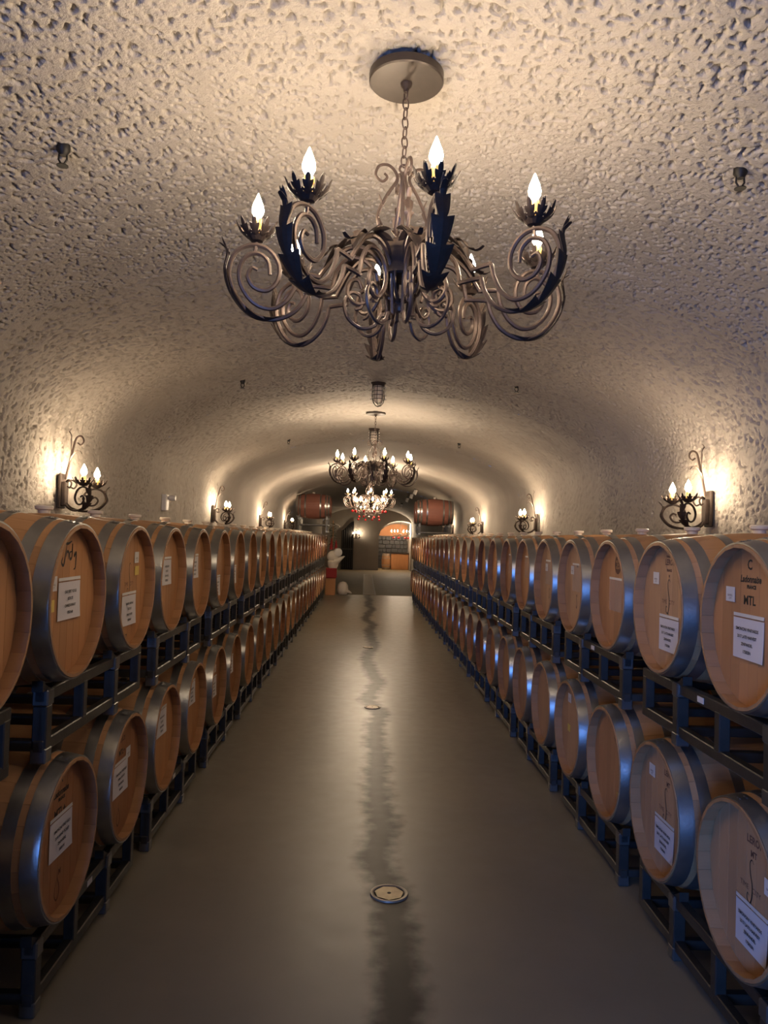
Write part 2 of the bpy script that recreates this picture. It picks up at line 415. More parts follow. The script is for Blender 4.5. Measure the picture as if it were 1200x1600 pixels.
def mkstave(mat):
    mb=MB(); stave_part(mb,0,2*PI/NST,12); return mb.mesh('stave',mat,True)
def mkbody(mat):
    mb=MB()
    for i in range(NST): stave_part(mb,2*PI*i/NST,2*PI/NST,8)
    return mb.mesh('staves',mat,True)
STAVE={k:mkstave(k) for k in ('oak_stave','oak_stave_aged')}
BODY={k:mkbody(k) for k in ('oak_stave','oak_stave_aged','oak_stave_wine')}
HR=RH-TH+.010; HX=.048; NB=8
def mkboards(mat):
    out=[]; cut=[-HR+2*HR*f for f in (0,.14,.27,.385,.5,.62,.735,.865,1)]
    for a,b_ in zip(cut[:-1],cut[1:]):
        mb=MB(); head_part(mb,a,b_,HX,HX+.02,HR); out.append(mb.mesh('head_board',mat))
    return out
def mkhead(mat):
    mb=MB(); cut=[-HR+2*HR*f for f in (0,.14,.27,.385,.5,.62,.735,.865,1)]
    for a,b_ in zip(cut[:-1],cut[1:]): head_part(mb,a,b_,HX,HX+.02,HR)
    return mb.mesh('head',mat)
BOARDS={k:mkboards(k) for k in ('oak_head','oak_head_pale','oak_head_dark')}
HEAD={k:mkhead(k) for k in ('oak_head','oak_head_pale','oak_head_dark')}
BUNG=MB().lathe([(0,-.02),(.021,-.02),(.024,.004),(.034,.008),(.036,.018),(.030,.022),(0,.022)],14).mesh('bung','silicone',True)
TXT=Matrix(((0,0,-1,0),(-1,0,0,0),(0,1,0,0),(0,0,0,1)))      # text plane -> barrel head (facing -x)
TXC={}
def text_mesh(body, size, mat, align='CENTER', shear=0, bold=0, sx=1.0, ls=1.0):
    key=(body,size,mat,shear,bold,sx,ls)
    if key in TXC: return TXC[key]
    cu=bpy.data.curves.new('text','FONT'); cu.body=body; cu.size=size; cu.align_x='CENTER'; cu.align_y='CENTER'
    cu.resolution_u=2; cu.shear=shear; cu.offset=bold; cu.space_line=ls
    o=bpy.data.objects.new('text',cu); C.objects.link(o)
    dg=bpy.context.evaluated_depsgraph_get(); me=bpy.data.meshes.new_from_object(o.evaluated_get(dg))
    bpy.data.objects.remove(o); bpy.data.curves.remove(cu)
    me.name='lettering'; me.transform(TXT@Matrix.Diagonal((sx,1,1,1)))
    me.materials.clear(); me.materials.append(MATS[mat]); TXC[key]=me; return me
def stroke_mesh(paths, wd, mat, name='stamp'):
    """flat brush strokes in the text plane"""
    mb=MB()
    for path in paths:
        p=spline([(x,y,0) for x,y in path],6); n=len(p); P=[];F=[]
        for i,q in enumerate(p):
            t=(p[min(i+1,n-1)]-p[max(i-1,0)]); t.normalize(); nn=Vector((-t.y,t.x,0))
            ww=wd*(.35+.65*math.sin(PI*min(1,max(0,i/(n-1)))))
            P+= [q+nn*ww/2, q-nn*ww/2]
        for i in range(n-1): F.append((2*i,2*i+1,2*i+3,2*i+2))
        mb.add(P,F,TXT)
    return mb.mesh(name,mat)
S_LOGO=stroke_mesh([[(.022,.085),(.008,.095),(-.004,.08),(.0,.045),(.012,.01),(.010,-.03),(-.004,-.055),(-.022,-.045),(-.02,-.025),(-.008,-.03)],[(.004,-.04),(.002,-.09)]],.0065,'ink','stamp')
SCRIPT=stroke_mesh([[(-.07,.03),(-.05,.055),(-.01,.05),(.03,.06)],[(-.02,.05),(-.03,.01),(-.045,-.03),(-.065,-.02),(-.055,.0)],[(-.02,.0),(-.015,.02),(.0,.015),(-.003,-.01)],[(.03,.02),(.012,.015),(.015,-.008),(.033,.0),(.036,.05),(.034,-.008)],
   [(.055,.02),(.057,0),(.075,.015),(.073,-.04),(.055,-.05)]],.011,'ink','stamp')
RING=MB().lathe([(.034,0),(.044,0)],26,TXT).mesh('stamp','burnt_stamp')
LOOP=stroke_mesh([[(0,.045),(-.018,.01),(-.02,-.02),(0,-.04),(.02,-.02),(.018,.01),(0,.045),(.0,.07)]],.007,'burnt_stamp','stamp')
SEAL=MB(); SEAL.add([(HX*0+0,.05*math.cos(2*PI*i/24),.05*math.sin(2*PI*i/24)) for i in range(24)],[tuple(range(24))[::-1]]); SEAL=SEAL.mesh('stamp','burnt_stamp')
def sheet_mesh(wd,ht,mat,name,holes=False,curl=.004):
    """a hanging sheet with a slight curl, 1.5 mm thick"""
    P=[];F=[];nx,nz=5,6
    for lay in (0,1):
        for j in range(nz):
            for i in range(nx):
                u=i/(nx-1)-.5; v=j/(nz-1)
                P.append((-.0025-lay*.0012-curl*((1-v)**2)*(.6+u)*1.2, -u*wd, (v-.5)*ht))
    n=nx*nz
    for j in range(nz-1):
        for i in range(nx-1):
            a=j*nx+i; F.append((a,a+nx,a+nx+1,a+1)); F.append((n+a,n+a+1,n+a+nx+1,n+a+nx))
    ring=[i for i in range(nx)]+[nx*(j+1)-1 for j in range(1,nz)]+[nz*nx-1-i for i in range(1,nx)]+[nx*(nz-1-j) for j in range(1,nz-1)]
    for q in range(len(ring)):
        a,b_=ring[q],ring[(q+1)%len(ring)]; F.append((a,b_,n+b_,n+a))
    return MB().add(P,F).mesh(name,mat)
PAPER=sheet_mesh(.212,.142,'paper','paper_label'); FILM=sheet_mesh(.205,.165,'clear_film','plastic_sleeve',curl=.002)
STRIP=sheet_mesh(.212,.012,'white_plastic','staple_strip',curl=.001)
STK=sheet_mesh(.066,.054,'sticker_white','sticker',curl=0); STKY=sheet_mesh(.062,.044,'sticker_yellow','sticker',curl=0)
FX=HX-.0006                       # just proud of the head
def barrel(side, tier, y, label, near=False, stave='oak_stave', head='oak_head', deco=(), tilt=0, x=None, zc=None, group=None):
    Zc={'u':1.481,'l':.589}.get(tier,zc); X=x if x is not None else (1.303 if side=='R' else -1.077)
    t=thing('wine_barrel',label,'barrel',(X,y,Zc-RB),0 if side=='R' else PI,group)
    if near:
        for i in range(NST): place('stave',STAVE[stave],t,(0,0,RB),(2*PI*i/NST+tilt,0,0))
        for me in BOARDS[head]: place('head_board',me,t,(0,0,RB),(tilt*.4,0,0))
        place('back_head',HEAD[head],t,(BL,0,RB),(0,0,PI))
    else:
        if stave not in BODY: stave='oak_stave'
        place('staves',BODY[stave],t,(0,0,RB),(tilt,0,0)); place('head',HEAD[head],t,(0,0,RB),(tilt*.4,0,0))
        place('back_head',HEAD[head],t,(BL,0,RB),(0,0,PI))
    for me in HOOPS:
        place(me.name.split('.')[0],me,t,(0,0,RB),(tilt,0,0)); place(me.name.split('.')[0],me,t,(BL,0,RB),(-tilt,0,PI))
    place('bung',BUNG,t,(BL/2,0,2*RB+.008),None,(1.2,1.2,1.3))
    for d in deco:
        kind=d[0]; dy,dz=d[1],d[2]; P=(FX,-dy,RB+dz)
        if kind=='paper':
            p=place('paper_label',PAPER,t,P,(d[4] if len(d)>4 else 0,0,0)); place('lettering',text_mesh(d[3],.0150,'ink',bold=.0005,ls=1.75),p,(-.0085,0,-.006))
            place('staple_strip',STRIP,t,(P[0],P[1],P[2]+.082),(d[4] if len(d)>4 else 0,0,0))
        elif kind=='film':
            place('plastic_sleeve',FILM,t,P); place('staple_strip',STRIP,t,(P[0],P[1],P[2]+.09))
        elif kind=='stk':
            p=place('sticker',STK,t,P); place('lettering',text_mesh(d[3] if len(d)>3 else 'BARREL\n1377',.011,'faint_ink'),p,(-.0042,0,-.01))
        elif kind=='yel': place('sticker',STKY,t,P)
        elif kind=='S':
            place('stamp',S_LOGO,t,P); place('lettering',text_mesh('TIME   CITY',.026,'faint_ink',sx=1.05),t,(P[0],P[1],P[2]-.005))
        elif kind=='script': place('stamp',SCRIPT,t,P)
        elif kind=='loop': place('stamp',LOOP,t,P)
        elif kind=='ring': place('stamp',RING,t,P)
        elif kind=='seal':
            s=place('stamp',SEAL,t,P); place('lettering',text_mesh('RESERVE\nOAK\nCELLAR',.018,'oak_head',bold=.0006,ls=.9),s,(-.0008,0,0))
        elif kind=='txt': place('lettering',text_mesh(d[3],d[4],d[5] if len(d)>5 else 'ink',bold=.0012,shear=d[6] if len(d)>6 else 0,sx=d[7] if len(d)>7 else 1),t,P)
    return t
Z4='SIMONCINI VINEYARDS\n2017 LATE HARVEST\nZINFANDEL\n17SI02IN'
COOP=lambda a,b_:(('txt',.0,.215,a,.05,'ink'),('txt',.005,.165,'Ladonnaise',.034,'ink',.25,.95),('txt',.012,.138,'FRANCE',.017,'ink'),('txt',.0,.09,b_,.045,'ink'))
LEROI=(('txt',.03,.20,'LEROI',.036,'faint_ink'),('txt',.03,.226,'TONNELLERIE',.011,'faint_ink'),('txt',.03,.165,'FRANCE',.014,'faint_ink'),('txt',.03,.14,'M',.014,'faint_ink'))
near={
 ('L','u',0):dict(d=(('stk',.09,.06),('paper',.04,-.06,'CAY VERT RIDGE\nESTATE\nCHARDONNAY\n17ECH41')),t='bare golden head cut by the left edge of the photo',head='oak_head'),
 ('L','u',1):dict(d=(('script',-.015,.165),('paper',.0,.0,'CAY VERT RIDGE\nESTATE\nCHARDONNAY\n17ECH40'),('stk',-.155,.07),('yel',-.17,-.01)),t='with a black script stamp above a white sheet and yellow sticker',head='oak_head'),
 ('L','u',2):dict(d=(('S',.0,.02),('paper',.0,-.11,'MARIO ARENAS\nESTATE\nPINOT NOIR\n17EPN47'),('stk',.10,.14),('yel',.11,.075),('txt',-.02,-.235,'17',.03,'ink')),t='with a slender S emblem and a yellow sticker at upper right',head='oak_head'),
 ('L','u',3):dict(d=(('paper',-.03,.04,'MOREHOUSE\nESTATE\nZINFANDEL\n17EZN22'),),t='with one sheet a little above the middle of a plain head',head='oak_head'),
 ('L','u',4):dict(d=(('paper',-.06,.04,'MOREHOUSE\nESTATE\nZINFANDEL\n17EZN23'),),t='with a sheet half hidden behind its hoop',head='oak_head'),
 ('L','u',5):dict(d=(('paper',-.02,-.14,'MOREHOUSE\nESTATE\nSYRAH\n17ESY04'),),t='with a sheet low on its head',head='oak_head'),
 ('L','u',6):dict(d=(('paper',-.03,-.09,'MOREHOUSE\nESTATE\nSYRAH\n17ESY05'),),t='with a narrow looking sheet below centre',head='oak_head'),
 ('L','l',1):dict(d=COOP('A','MTL+')[:]+(('paper',.01,-.0,'SIMONCINI VINEYARDS\n2018 HAND PICKED\nZINFANDEL\n18SI01N'),('stk',-.20,-.01),('loop',.0,-.20),('txt',.02,-.14,'M',.03,'burnt_stamp')),t='marked MTL+ over a large white sheet, dark loop stamp below',head='oak_head_dark'),
 ('L','l',2):dict(d=(('txt',.0,.17,'LEROI',.034,'faint_ink'),('txt',.0,.11,'MTL+',.036,'ink'),('paper',-.02,-.01,'SIMONCINI VINEYARDS\nSYRAH ESTATE\nZINFANDEL\n18SI02N'),('stk',.09,.085),('loop',-.02,-.19)),t='reddish head with a sheet, small sticker and loop stamp',head='oak_head_dark'),
 ('L','l',3):dict(d=(('paper',-.01,.08,'MOREHOUSE\nESTATE\nZINFANDEL\n17EZN31'),('txt',-.1,-.06,'B',.03,'burnt_stamp')),t='with a slanting sheet high on the head beside a bright hoop',head='oak_head'),
 ('L','l',4):dict(d=(('paper',-.01,.09,'MOREHOUSE\nESTATE\nZINFANDEL\n17EZN32'),),t='with a sheet high on the head and a blue glint on its hoop',head='oak_head'),
 ('L','l',5):dict(d=(('stk',.02,.12),('paper',-.02,-.02,'MOREHOUSE\nESTATE\nZINFANDEL\n17EZN33')),t='dark head with a sheet and a small sticker above it',head='oak_head_dark'),
 ('L','l',6):dict(d=(('paper',-.02,.03,'MOREHOUSE\nESTATE\nZINFANDEL\n17EZN34'),),t='dark head with a lone sheet',head='oak_head_dark'),
 ('R','u',0):dict(d=COOP('C','MTL')+(('paper',.0,-.045,Z4),('stk',-.135,.105)),t='stencilled C and MTL above a white sheet',head='oak_head'),
 ('R','u',1):dict(d=LEROI+(('S',.02,.03),('paper',.04,-.12,Z4),('stk',-.115,.125)),t='with an S emblem above a white sheet and a blue lit hoop',head='oak_head_pale'),
 ('R','u',2):dict(d=(('seal',.05,.165),('film',.03,.0)),t='with an oval burnt seal and an empty plastic sleeve',head='oak_head'),
 ('R','u',3):dict(d=(('film',.03,.05),('txt',.03,.13,'MT',.03,'ink'),('txt',.02,-.10,'S',.13,'faint_ink',0,.4),('stk',-.08,.10)),t='with an empty sleeve above a faint S stamp',head='oak_head_pale'),
 ('R','u',4):dict(d=(('film',.02,.05),('stk',-.06,.09),('txt',.02,-.10,'S',.11,'faint_ink',0,.4)),t='with an empty sleeve and pale sticker',head='oak_head_pale'),
 ('R','u',5):dict(d=(('film',.02,.06),),t='with an empty sleeve on a shadowed head',head='oak_head'),
 ('R','u',6):dict(d=(('film',.02,.06),),t='with an empty sleeve on a dark head',head='oak_head_dark'),
 ('R','l',0):dict(d=(('txt',.05,.17,'LEROI',.036,'faint_ink'),('txt',.05,.125,'MT',.03,'faint_ink'),('S',.03,.01),('paper',.045,-.13,Z4),('stk',.16,.06)),t='with an S emblem and a tilted sheet in the lower right corner',head='oak_head_pale'),
 ('R','l',1):dict(d=(('txt',.06,.17,'LEROI',.034,'faint_ink'),('txt',.06,.125,'MT',.028,'faint_ink'),('S',.03,.01),('paper',.03,-.12,Z4),('stk',-.12,.14)),t='with an S emblem, a sheet and a wide blue lit hoop',head='oak_head_pale'),
 ('R','l',2):dict(d=(('seal',.10,.17),('yel',.15,-.14)),t='with a dark seal at the top and a yellow sticker low',head='oak_head'),
 ('R','l',3):dict(d=(('seal',.10,.17),('stk',-.08,.17),('yel',-.08,-.02)),t='with a dark seal, pale sticker and yellow sticker on the left',head='oak_head_pale'),
 ('R','l',4):dict(d=(('txt',.03,.14,'MT',.03,'ink'),),t='with a faint stamp and bright streaked hoop',head='oak_head_pale'),
 ('R','l',5):dict(d=(),t='plain head with a blue lit hoop',head='oak_head_pale'),
}
RY=[2.55,4.01,5.48]+[5.48+1.48*k for k in range(1,11)]
LY=[1.40,2.86,4.32,5.84,7.37]+[7.37+1.51*k for k in range(1,10)]
BOFF=(.115,.865); VIEW={}
random.seed(3)
for side,ys in (('L',LY),('R',RY)):
    for tier in 'ul':
        idx=0
        for ri,y0 in enumerate(ys):
            for bi,bo in enumerate(BOFF):
                if side=='L' and ri==0 and bi==0: continue
                key=(side,tier,idx); nd=near.get(key,{}); rowword='left' if side=='L' else 'right'; tw='upper' if tier=='u' else 'lower'
                if side=='L' and tier=='l': nd=near.get((side,tier,idx),{})
                far=idx>=(13 if side=='R' else 13)
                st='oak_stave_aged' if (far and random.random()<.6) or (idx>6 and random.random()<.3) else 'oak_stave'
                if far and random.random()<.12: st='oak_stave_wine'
                hd=nd.get('head') or random.choice(['oak_head','oak_head','oak_head_dark','oak_head_pale'])
                base=f"oak barrel, {ORD[idx]} from the camera in the {tw} tier of the {rowword} row"
                lab=f"oak barrel {nd['t']}, {ORD[idx]} in {rowword} {tw} tier" if nd.get('t') else base
                if len(lab.split())>16: lab=' '.join(f"oak barrel {nd['t']}, {rowword} {tw} tier".split()[:16])
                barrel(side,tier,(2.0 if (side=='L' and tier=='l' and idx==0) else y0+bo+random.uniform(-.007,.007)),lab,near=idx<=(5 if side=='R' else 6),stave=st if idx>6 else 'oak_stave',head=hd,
                       deco=nd.get('d',()),tilt=random.uniform(-.06,.06),group=f'barrels in the {rowword} {tw} tier')
                idx+=1
# unseen left-row barrels, added beside and behind the camera to block doorway daylight
for tw,yy in (('u',(1.535,.845,.095,-.595,-1.345)),('l',(1.25,.535,-.215,-.935))):
    for n_,y_ in enumerate(yy):
        barrel('L',tw,y_,f"added oak barrel beside the camera position, {ORD[n_]} going back in the left {'upper' if tw=='u' else 'lower'} tier",head='oak_head',group='added barrels beside the camera')
# third level near the far end
for i,(y,lab) in enumerate(((21.35,'wine-stained oak barrel on the raised rack at the far left, nearer one'),(22.11,'wine-stained oak barrel on the raised rack at the far left, farther one'))):
    barrel('L','x',y,lab,stave='oak_stave_wine',head='oak_head_dark',x=-.99,zc=2.57,group='barrels on the third level')
for i,(y,lab) in enumerate(((19.75,'dark oak barrel on top of the right row near its far end, nearer one'),(20.50,'dark oak barrel on top of the right row near its far end, farther one'))):
    barrel('R','x',y,lab,stave='oak_stave_wine',head='oak_head',x=1.303,zc=2.44,group='barrels on the third level')

# ------------------------------------------------------------------ steel racks
RW=.77
def bar(mb,x,y,z0,z1,s=.025): mb.box(x-s,x+s,y-s,y+s,z0,z1,bev=.004)
TALL=[0,.76]; SHORT=[.375,1.135]; CAPZ=.268
POST_T=MB().box(-.026,.026,-.026,.026,0,CAPZ-.06,bev=.004).mesh('post','rack_steel')
POST_S=MB().box(-.022,.022,-.022,.022,.075,.23,bev=.004).mesh('upright','rack_steel')
CAP=MB().box(-.030,.030,-.030,.030,CAPZ-.062,CAPZ,bev=.006).mesh('post_cap','rack_cap')
FOOT=MB().box(-.029,.029,-.029,.029,0,.055,bev=.005).mesh('foot','rack_cap')
RAIL=MB().box(-.020,.020,-.03,1.165,-.0225,.0225,bev=.004).mesh('rail','rack_steel')
CROSS=MB().box(.02,RW-.02,-.02,.02,-.02,.02,bev=.004).mesh('cross_bar','rack_steel')
CRADLE=[]
for s_ in (-1,1): CRADLE.append(MB().add([(-.02,s_*.09,.0),(.02,s_*.09,0),(.02,s_*.17,0),(-.02,s_*.17,0),(-.02,s_*.125,.012),(.02,s_*.125,.012),(.02,s_*.17,.040),(-.02,s_*.17,.040)],
   [(0,3,2,1),(4,5,6,7),(0,1,5,4),(1,2,6,5),(2,3,7,6),(3,0,4,7)] if s_>0 else [(0,1,2,3),(4,7,6,5),(0,4,5,1),(1,5,6,2),(2,6,7,3),(3,7,4,0)]).mesh('cradle','rack_steel'))
TAGM=MB().box(-.001,.001,-.028,.028,-.012,.012).mesh('rack_tag','sticker_white')
def rack(side, y, z, label, group, tagged=False, lift=0, x=None):
    fx=(x if x is not None else (1.383 if side=='R' else -1.157)); X=fx if side=='R' else fx-RW
    t=thing('barrel_rack',label,'rack',(X,y,z),0,group)
    for px_ in (0,RW):
        for yy in TALL:
            place('post',POST_T,t,(px_,yy,0),scale=(1,1,1+lift/.238)); place('post_cap',CAP,t,(px_,yy,lift)); place('foot',FOOT,t,(px_,yy,0))
        for yy in SHORT: place('upright',POST_S,t,(px_,yy,lift))
        place('rail',RAIL,t,(px_,0,.243+lift)); place('rail',RAIL,t,(px_,0,.062+lift))
    for yy in (.0,.375,.76,1.135): place('cross_bar',CROSS,t,(0,yy,.062+lift))
    for yy in BOFF:
        for px_ in (0,RW):
            for cm in CRADLE: place('cradle',cm,t,(px_,yy,.264+lift))
    if tagged:
        place('rack_tag',TAGM,t,(-.0215 if side=='R' else RW+.0215,.52,.243))
    return t
for side,ys in (('L',LY),('R',RY)):
    w_='left' if side=='L' else 'right'
    for ri,y0 in enumerate(ys):
        tagu=(side=='R' and ri in(0,1)); tagl=(side=='L' and ri in(1,2))
        rack(side,1.135 if (side=='L' and ri==0) else y0,0,f'dark steel two-barrel rack on the floor, {ORD[ri]} from the camera in the {w_} row',f'floor racks of the {w_} row',tagl)
        rack(side,y0,.900,f'dark steel two-barrel rack on lower barrels, {ORD[ri]} from the camera, {w_} row',f'upper racks of the {w_} row',tagu)
for z_,w_,yy in ((0,'on the floor',(-.33,-1.80)),(.900,'on lower barrels',(-.02,-1.46))):  # unseen racks added to carry the barrels that shade off the doorway daylight
    for n_,y_ in enumerate(yy):
        rack('L',y_,z_,f'added dark steel rack {w_} beside the camera position, {ORD[n_]} going back, left row','added racks beside the camera')
rack('L',21.235,1.842,'steel rack raised above the left row, under the wine-stained barrels','third level racks',lift=.145,x=-1.07)
rack('R',19.635,1.85,'steel rack on top of the right row, under two dark barrels','third level racks',x=1.383)

# ------------------------------------------------------------------ chandeliers
def leaf_into(mb, path, side, width, lobes=4, cup=.25, mat=None, thick=.0016):
    """acanthus leaf following path; side = lateral unit vector"""
    side=Vector(side).normalized(); p=[Vector(q) for q in path]; n=len(p); A=[];F=[]
    for i,q in enumerate(p):
        t=(p[min(i+1,n-1)]-p[max(i-1,0)]).normalized(); nn=t.cross(side).normalized()
        s=i/(n-1); env=math.sin(PI*(s**.75))**.8 if 0<s<1 else .06
        saw=(s*lobes)%1.0; w_=width*env*(.34+.80*saw**.8)+width*.05
        back=t*(saw*width*.45)
        c=nn*(cup*w_)
        A.append((q-side*w_+c+back, q-side*w_*.5+c*.3, q, q+side*w_*.5+c*.3, q+side*w_+c+back, nn))
    P=[]
    for row in A:
        for k in range(5): P.append(row[k])
    for row in A:
        for k in range(5): P.append(row[k]+row[5]*thick)
    m=5*n
    for i in range(n-1):
        for k in range(4):
            a=i*5+k; F.append((a,a+1,a+6,a+5)); F.append((m+a,m+a+5,m+a+6,m+a+1))
        for k in (0,4):
            a=i*5+k; F.append((a,a+5,m+a+5,m+a) if k==0 else (a,m+a,m+a+5,a+5))
    mb.add(P,F,mat); return mb
RS=.86
def rz(pts): return [(r*RS,0,z) for r,z in pts]
OUTER=rz([(.150,-.115),(.165,-.088),(.195,-.095),(.205,-.135),(.175,-.165),(.135,-.160),(.100,-.115),(.105,-.055),(.150,-.018),(.205,-.020),(.245,-.060),(.262,-.112)])
OUT2=rz([(.352,-.122),(.368,-.165),(.41,-.213),(.485,-.240),(.565,-.222),(.625,-.165),(.650,-.095),(.628,-.032),(.572,-.003),(.510,-.012),(.468,-.058),(.470,-.112),(.508,-.146),(.555,-.140),(.580,-.108),(.568,-.078),(.545,-.082)])
INNER=rz([(.165,-.125),(.178,-.110),(.182,-.135),(.160,-.143),(.130,-.120),(.128,-.070),(.165,-.040),(.210,-.045)])
UP1=rz([(.06,-.085),(.075,-.035),(.125,.012),(.190,.020),(.250,-.012),(.295,-.062),(.312,-.085)])
UP2=rz([(.392,-.085),(.404,-.128),(.438,-.178),(.492,-.205),(.555,-.190),(.602,-.140),(.612,-.085),(.588,-.042),(.545,-.028),(.508,-.052),(.500,-.095)])
LOWC=rz([(.075,-.20),(.10,-.235),(.15,-.245),(.20,-.215),(.215,-.165),(.19,-.13),(.155,-.14),(.15,-.175),(.175,-.185)])
TR=.0077
ar=MB()
p1=spline(OUTER,7)+[Vector(q) for q in rz([(.268,-.122),(.300,-.120),(.345,-.119)])]+spline(OUT2,8)
ar.tube(p1,lambda s:TR*(.75+.25*min(1,min(s,1-s)*14)),7)
p2=spline(UP1,7)+[Vector(q) for q in rz([(.320,-.0875),(.350,-.084),(.386,-.081)])]+spline(UP2,8)
ar.tube(p2,lambda s:TR*(.75+.25*min(1,min(s,1-s)*14)),7)
ar.tube(spline(LOWC,6),TR*.85,6)
ar.tube([(.558*RS,0,-.03),(.552*RS,0,.012)],.006,6)
ar.tube([(.06*RS,0,-.085),(.05*RS,0,-.20),(.075*RS,0,-.20)],TR*.8,6)
for q in ((.262,-.122),(.345,-.119),(.315,-.0875),(.386,-.081)): ar.sphere((q[0]*RS,0,q[1]),.0085,6,4)
ARM=ar.mesh('arm','wrought_iron',True)
lf=MB(); leaf_into(lf,[Vector(q)+Vector((.010,0,-.004)) for q in spline(rz([(.43,-.222),(.50,-.243),(.575,-.222),(.635,-.16),(.660,-.09),(.652,-.03),(.668,.01)]),8)],(0,1,0),.036,6,.3)
leaf_into(lf,[Vector(q) for q in spline(rz([(.635,-.165),(.665,-.09),(.655,-.035),(.69,-.005)]),4)],(0,1,0),.022,3,.2)
LEAF_OUT=lf.mesh('leaf','iron_leaf')
lf=MB(); leaf_into(lf,[Vector(q)+Vector((0,0,.008)) for q in spline(rz([(.30,-.065),(.255,-.010),(.19,.026),(.13,.020),(.085,-.015),(.11,.03),(.13,.05)][:5]),8)],(0,1,0),.042,5,-.3)
leaf_into(lf,spline(rz([(.215,.015),(.26,.015),(.30,-.02),(.335,-.03),(.36,-.02)]),4),(0,1,0),.018,3,.2)
LEAF_IN=lf.mesh('leaf','iron_leaf')
cp=MB().lathe([(.004,-.012),(.02,-.008),(.032,.004),(.034,.008),(.03,.006),(.012,.0)],14)
for k_ in range(9):
    a=2*PI*k_/9; R_=Matrix.Rotation(a,4,'Z')
    leaf_into(cp,spline([(.026,0,.0),(.040,0,.008),(.056,0,.024),(.066,0,.047)],6),(0,1,0),.0165,2.99,.2,R_)
CUP=cp.mesh('drip_cup','iron_leaf')
cn=MB().lathe([(0,0),(.0135,0),(.0135,.066),(.011,.070),(0,.070)],10)
for k_,h in ((0,.03),(2.1,.018),(4.0,.038)): cn.tube([(.0135*math.cos(k_),.0135*math.sin(k_),.062),(.0145*math.cos(k_),.0145*math.sin(k_),.062-h)],.0035,5)
CANDLE=cn.mesh('candle_sleeve','candle_wax',True)
FL=[(0,0),(.011,.002),(.0185,.016),(.0195,.027),(.0155,.044),(.0085,.061),(.0035,.074),(0,.081)]
BULB=MB().lathe(FL,10).mesh('bulb','bulb_glow','all')
BULB3=MB().lathe(FL,8).mesh('bulb','crystal_glow','all')
BULBS=MB().lathe(FL,8).mesh('bulb','sconce_glow','all')
LINK=MB().tube([(.011*math.cos(a)*(1), 0, .021*math.sin(a)) for a in [2*PI*i/14 for i in range(14)]],.0027,5,closed=True).mesh('chain_link','wrought_iron','all')
def chain(t,z0,z1,x=0,y=0,step=.034):
    n=max(1,int(round((z1-z0)/step))); st=(z1-z0)/n
    for i in range(n): place('chain_link',LINK,t,(x,y,z0+st*(i+.5)),(0,0,(i%2)*PI/2+.5),(1,1,st/.034))
UPS=MB(); UPS.tube(spline([(.04,0,-.26),(.085,0,-.17),(.055,0,-.085),(.022,0,-.03),(.030,0,.0),(.055,0,.018),(.085,0,.010),(.095,0,-.022),(.072,0,-.040),(.056,0,-.024),(.066,0,-.012)],6),lambda s:.0055*(1.15-.4*s),6)
leaf_into(UPS,spline([(.06,0,-.20),(.088,0,-.165),(.075,0,-.12),(.085,0,-.085)],4),(0,1,0),.018,3,.25)
UPS=UPS.mesh('top_scroll','wrought_iron',True)
hub=MB().lathe([(0,.115),(.034,.115),(.060,.098),(.068,.07),(.068,-.008),(.062,-.014),(0,-.014)],16); HUB=hub.mesh('hub','iron_leaf',True)
cg=MB()
for k_ in range(10):
    a=2*PI*k_/10; cg.tube([(r*math.cos(a),r*math.sin(a),z) for r,z in ((.066,0),(.072,-.03),(.058,-.062),(.026,-.082),(.004,-.09))],.0048,5)
HUBC=cg.mesh('hub_cage','wrought_iron',True)
FIN=MB().lathe([(0,.02),(.006,.018),(.006,.006),(.013,0),(.016,-.012),(.012,-.024),(0,-.029)],10).mesh('finial','wrought_iron',True)
CANOPY=MB().lathe([(0,0),(.121,0),(.125,.004),(.125,.030),(.118,.034),(.0,.034)],40).mesh('canopy','dark_bronze',True)
CRING=MB().lathe([(0,-.03),(.008,-.03),(.010,-.018),(.018,-.01),(.02,0),(0,0)],12).mesh('canopy_ring','iron_leaf',True)
def chandelier(loc, zc, label, a0, ztop, narm=8, sconce=None):
    """loc at the canopy; zc = height of the cups"""
    t=thing('chandelier',label,'chandelier',(loc[0],loc[1],zc))
    place('canopy',CANOPY,t,(0,0,ztop-zc-.034)); place('canopy_ring',CRING,t,(0,0,ztop-zc-.034))
    chain(t,.275,ztop-zc-.055)
    rodm=MB(); rodm.tube([(0,0,.255),(0,0,.02)],.0065,8)
    rodm.tube([(.014*math.cos(a),0,.267+.014*math.sin(a)) for a in [2*PI*i/14 for i in range(14)]],.004,6,closed=True)
    rodm.build('rod','wrought_iron',t,True)
    for k_ in range(4): place('top_scroll',UPS,t,(0,0,.255),(0,0,k_*PI/2+.22))
    place('hub',HUB,t,(0,0,-.09)); place('hub_cage',HUBC,t,(0,0,-.095)); place('finial',FIN,t,(0,0,-.19))
    for k_ in range(narm):
        a=-PI/2+a0+2*PI*k_/narm
        arm=place('arm',ARM,t,(0,0,-.034),(0,0,a))
        place('leaf',LEAF_OUT,arm); place('leaf',LEAF_IN,arm)
        place('drip_cup',CUP,arm,(.552*RS,0,.018)); place('candle_sleeve',CANDLE,arm,(.552*RS,0,.018)); place('bulb',BULB,arm,(.552*RS,0,.087))
    return t
A0=math.radians(8.5)
CH_Y=2.53
chandelier((.092,CH_Y),2.720,'large bronze scrolled chandelier with eight lit candle bulbs hanging nearest the camera',A0,3.312)
chandelier((.088,9.60),2.685,'second scrolled iron chandelier from the camera, beyond the first caged lamp',math.radians(14),3.325)
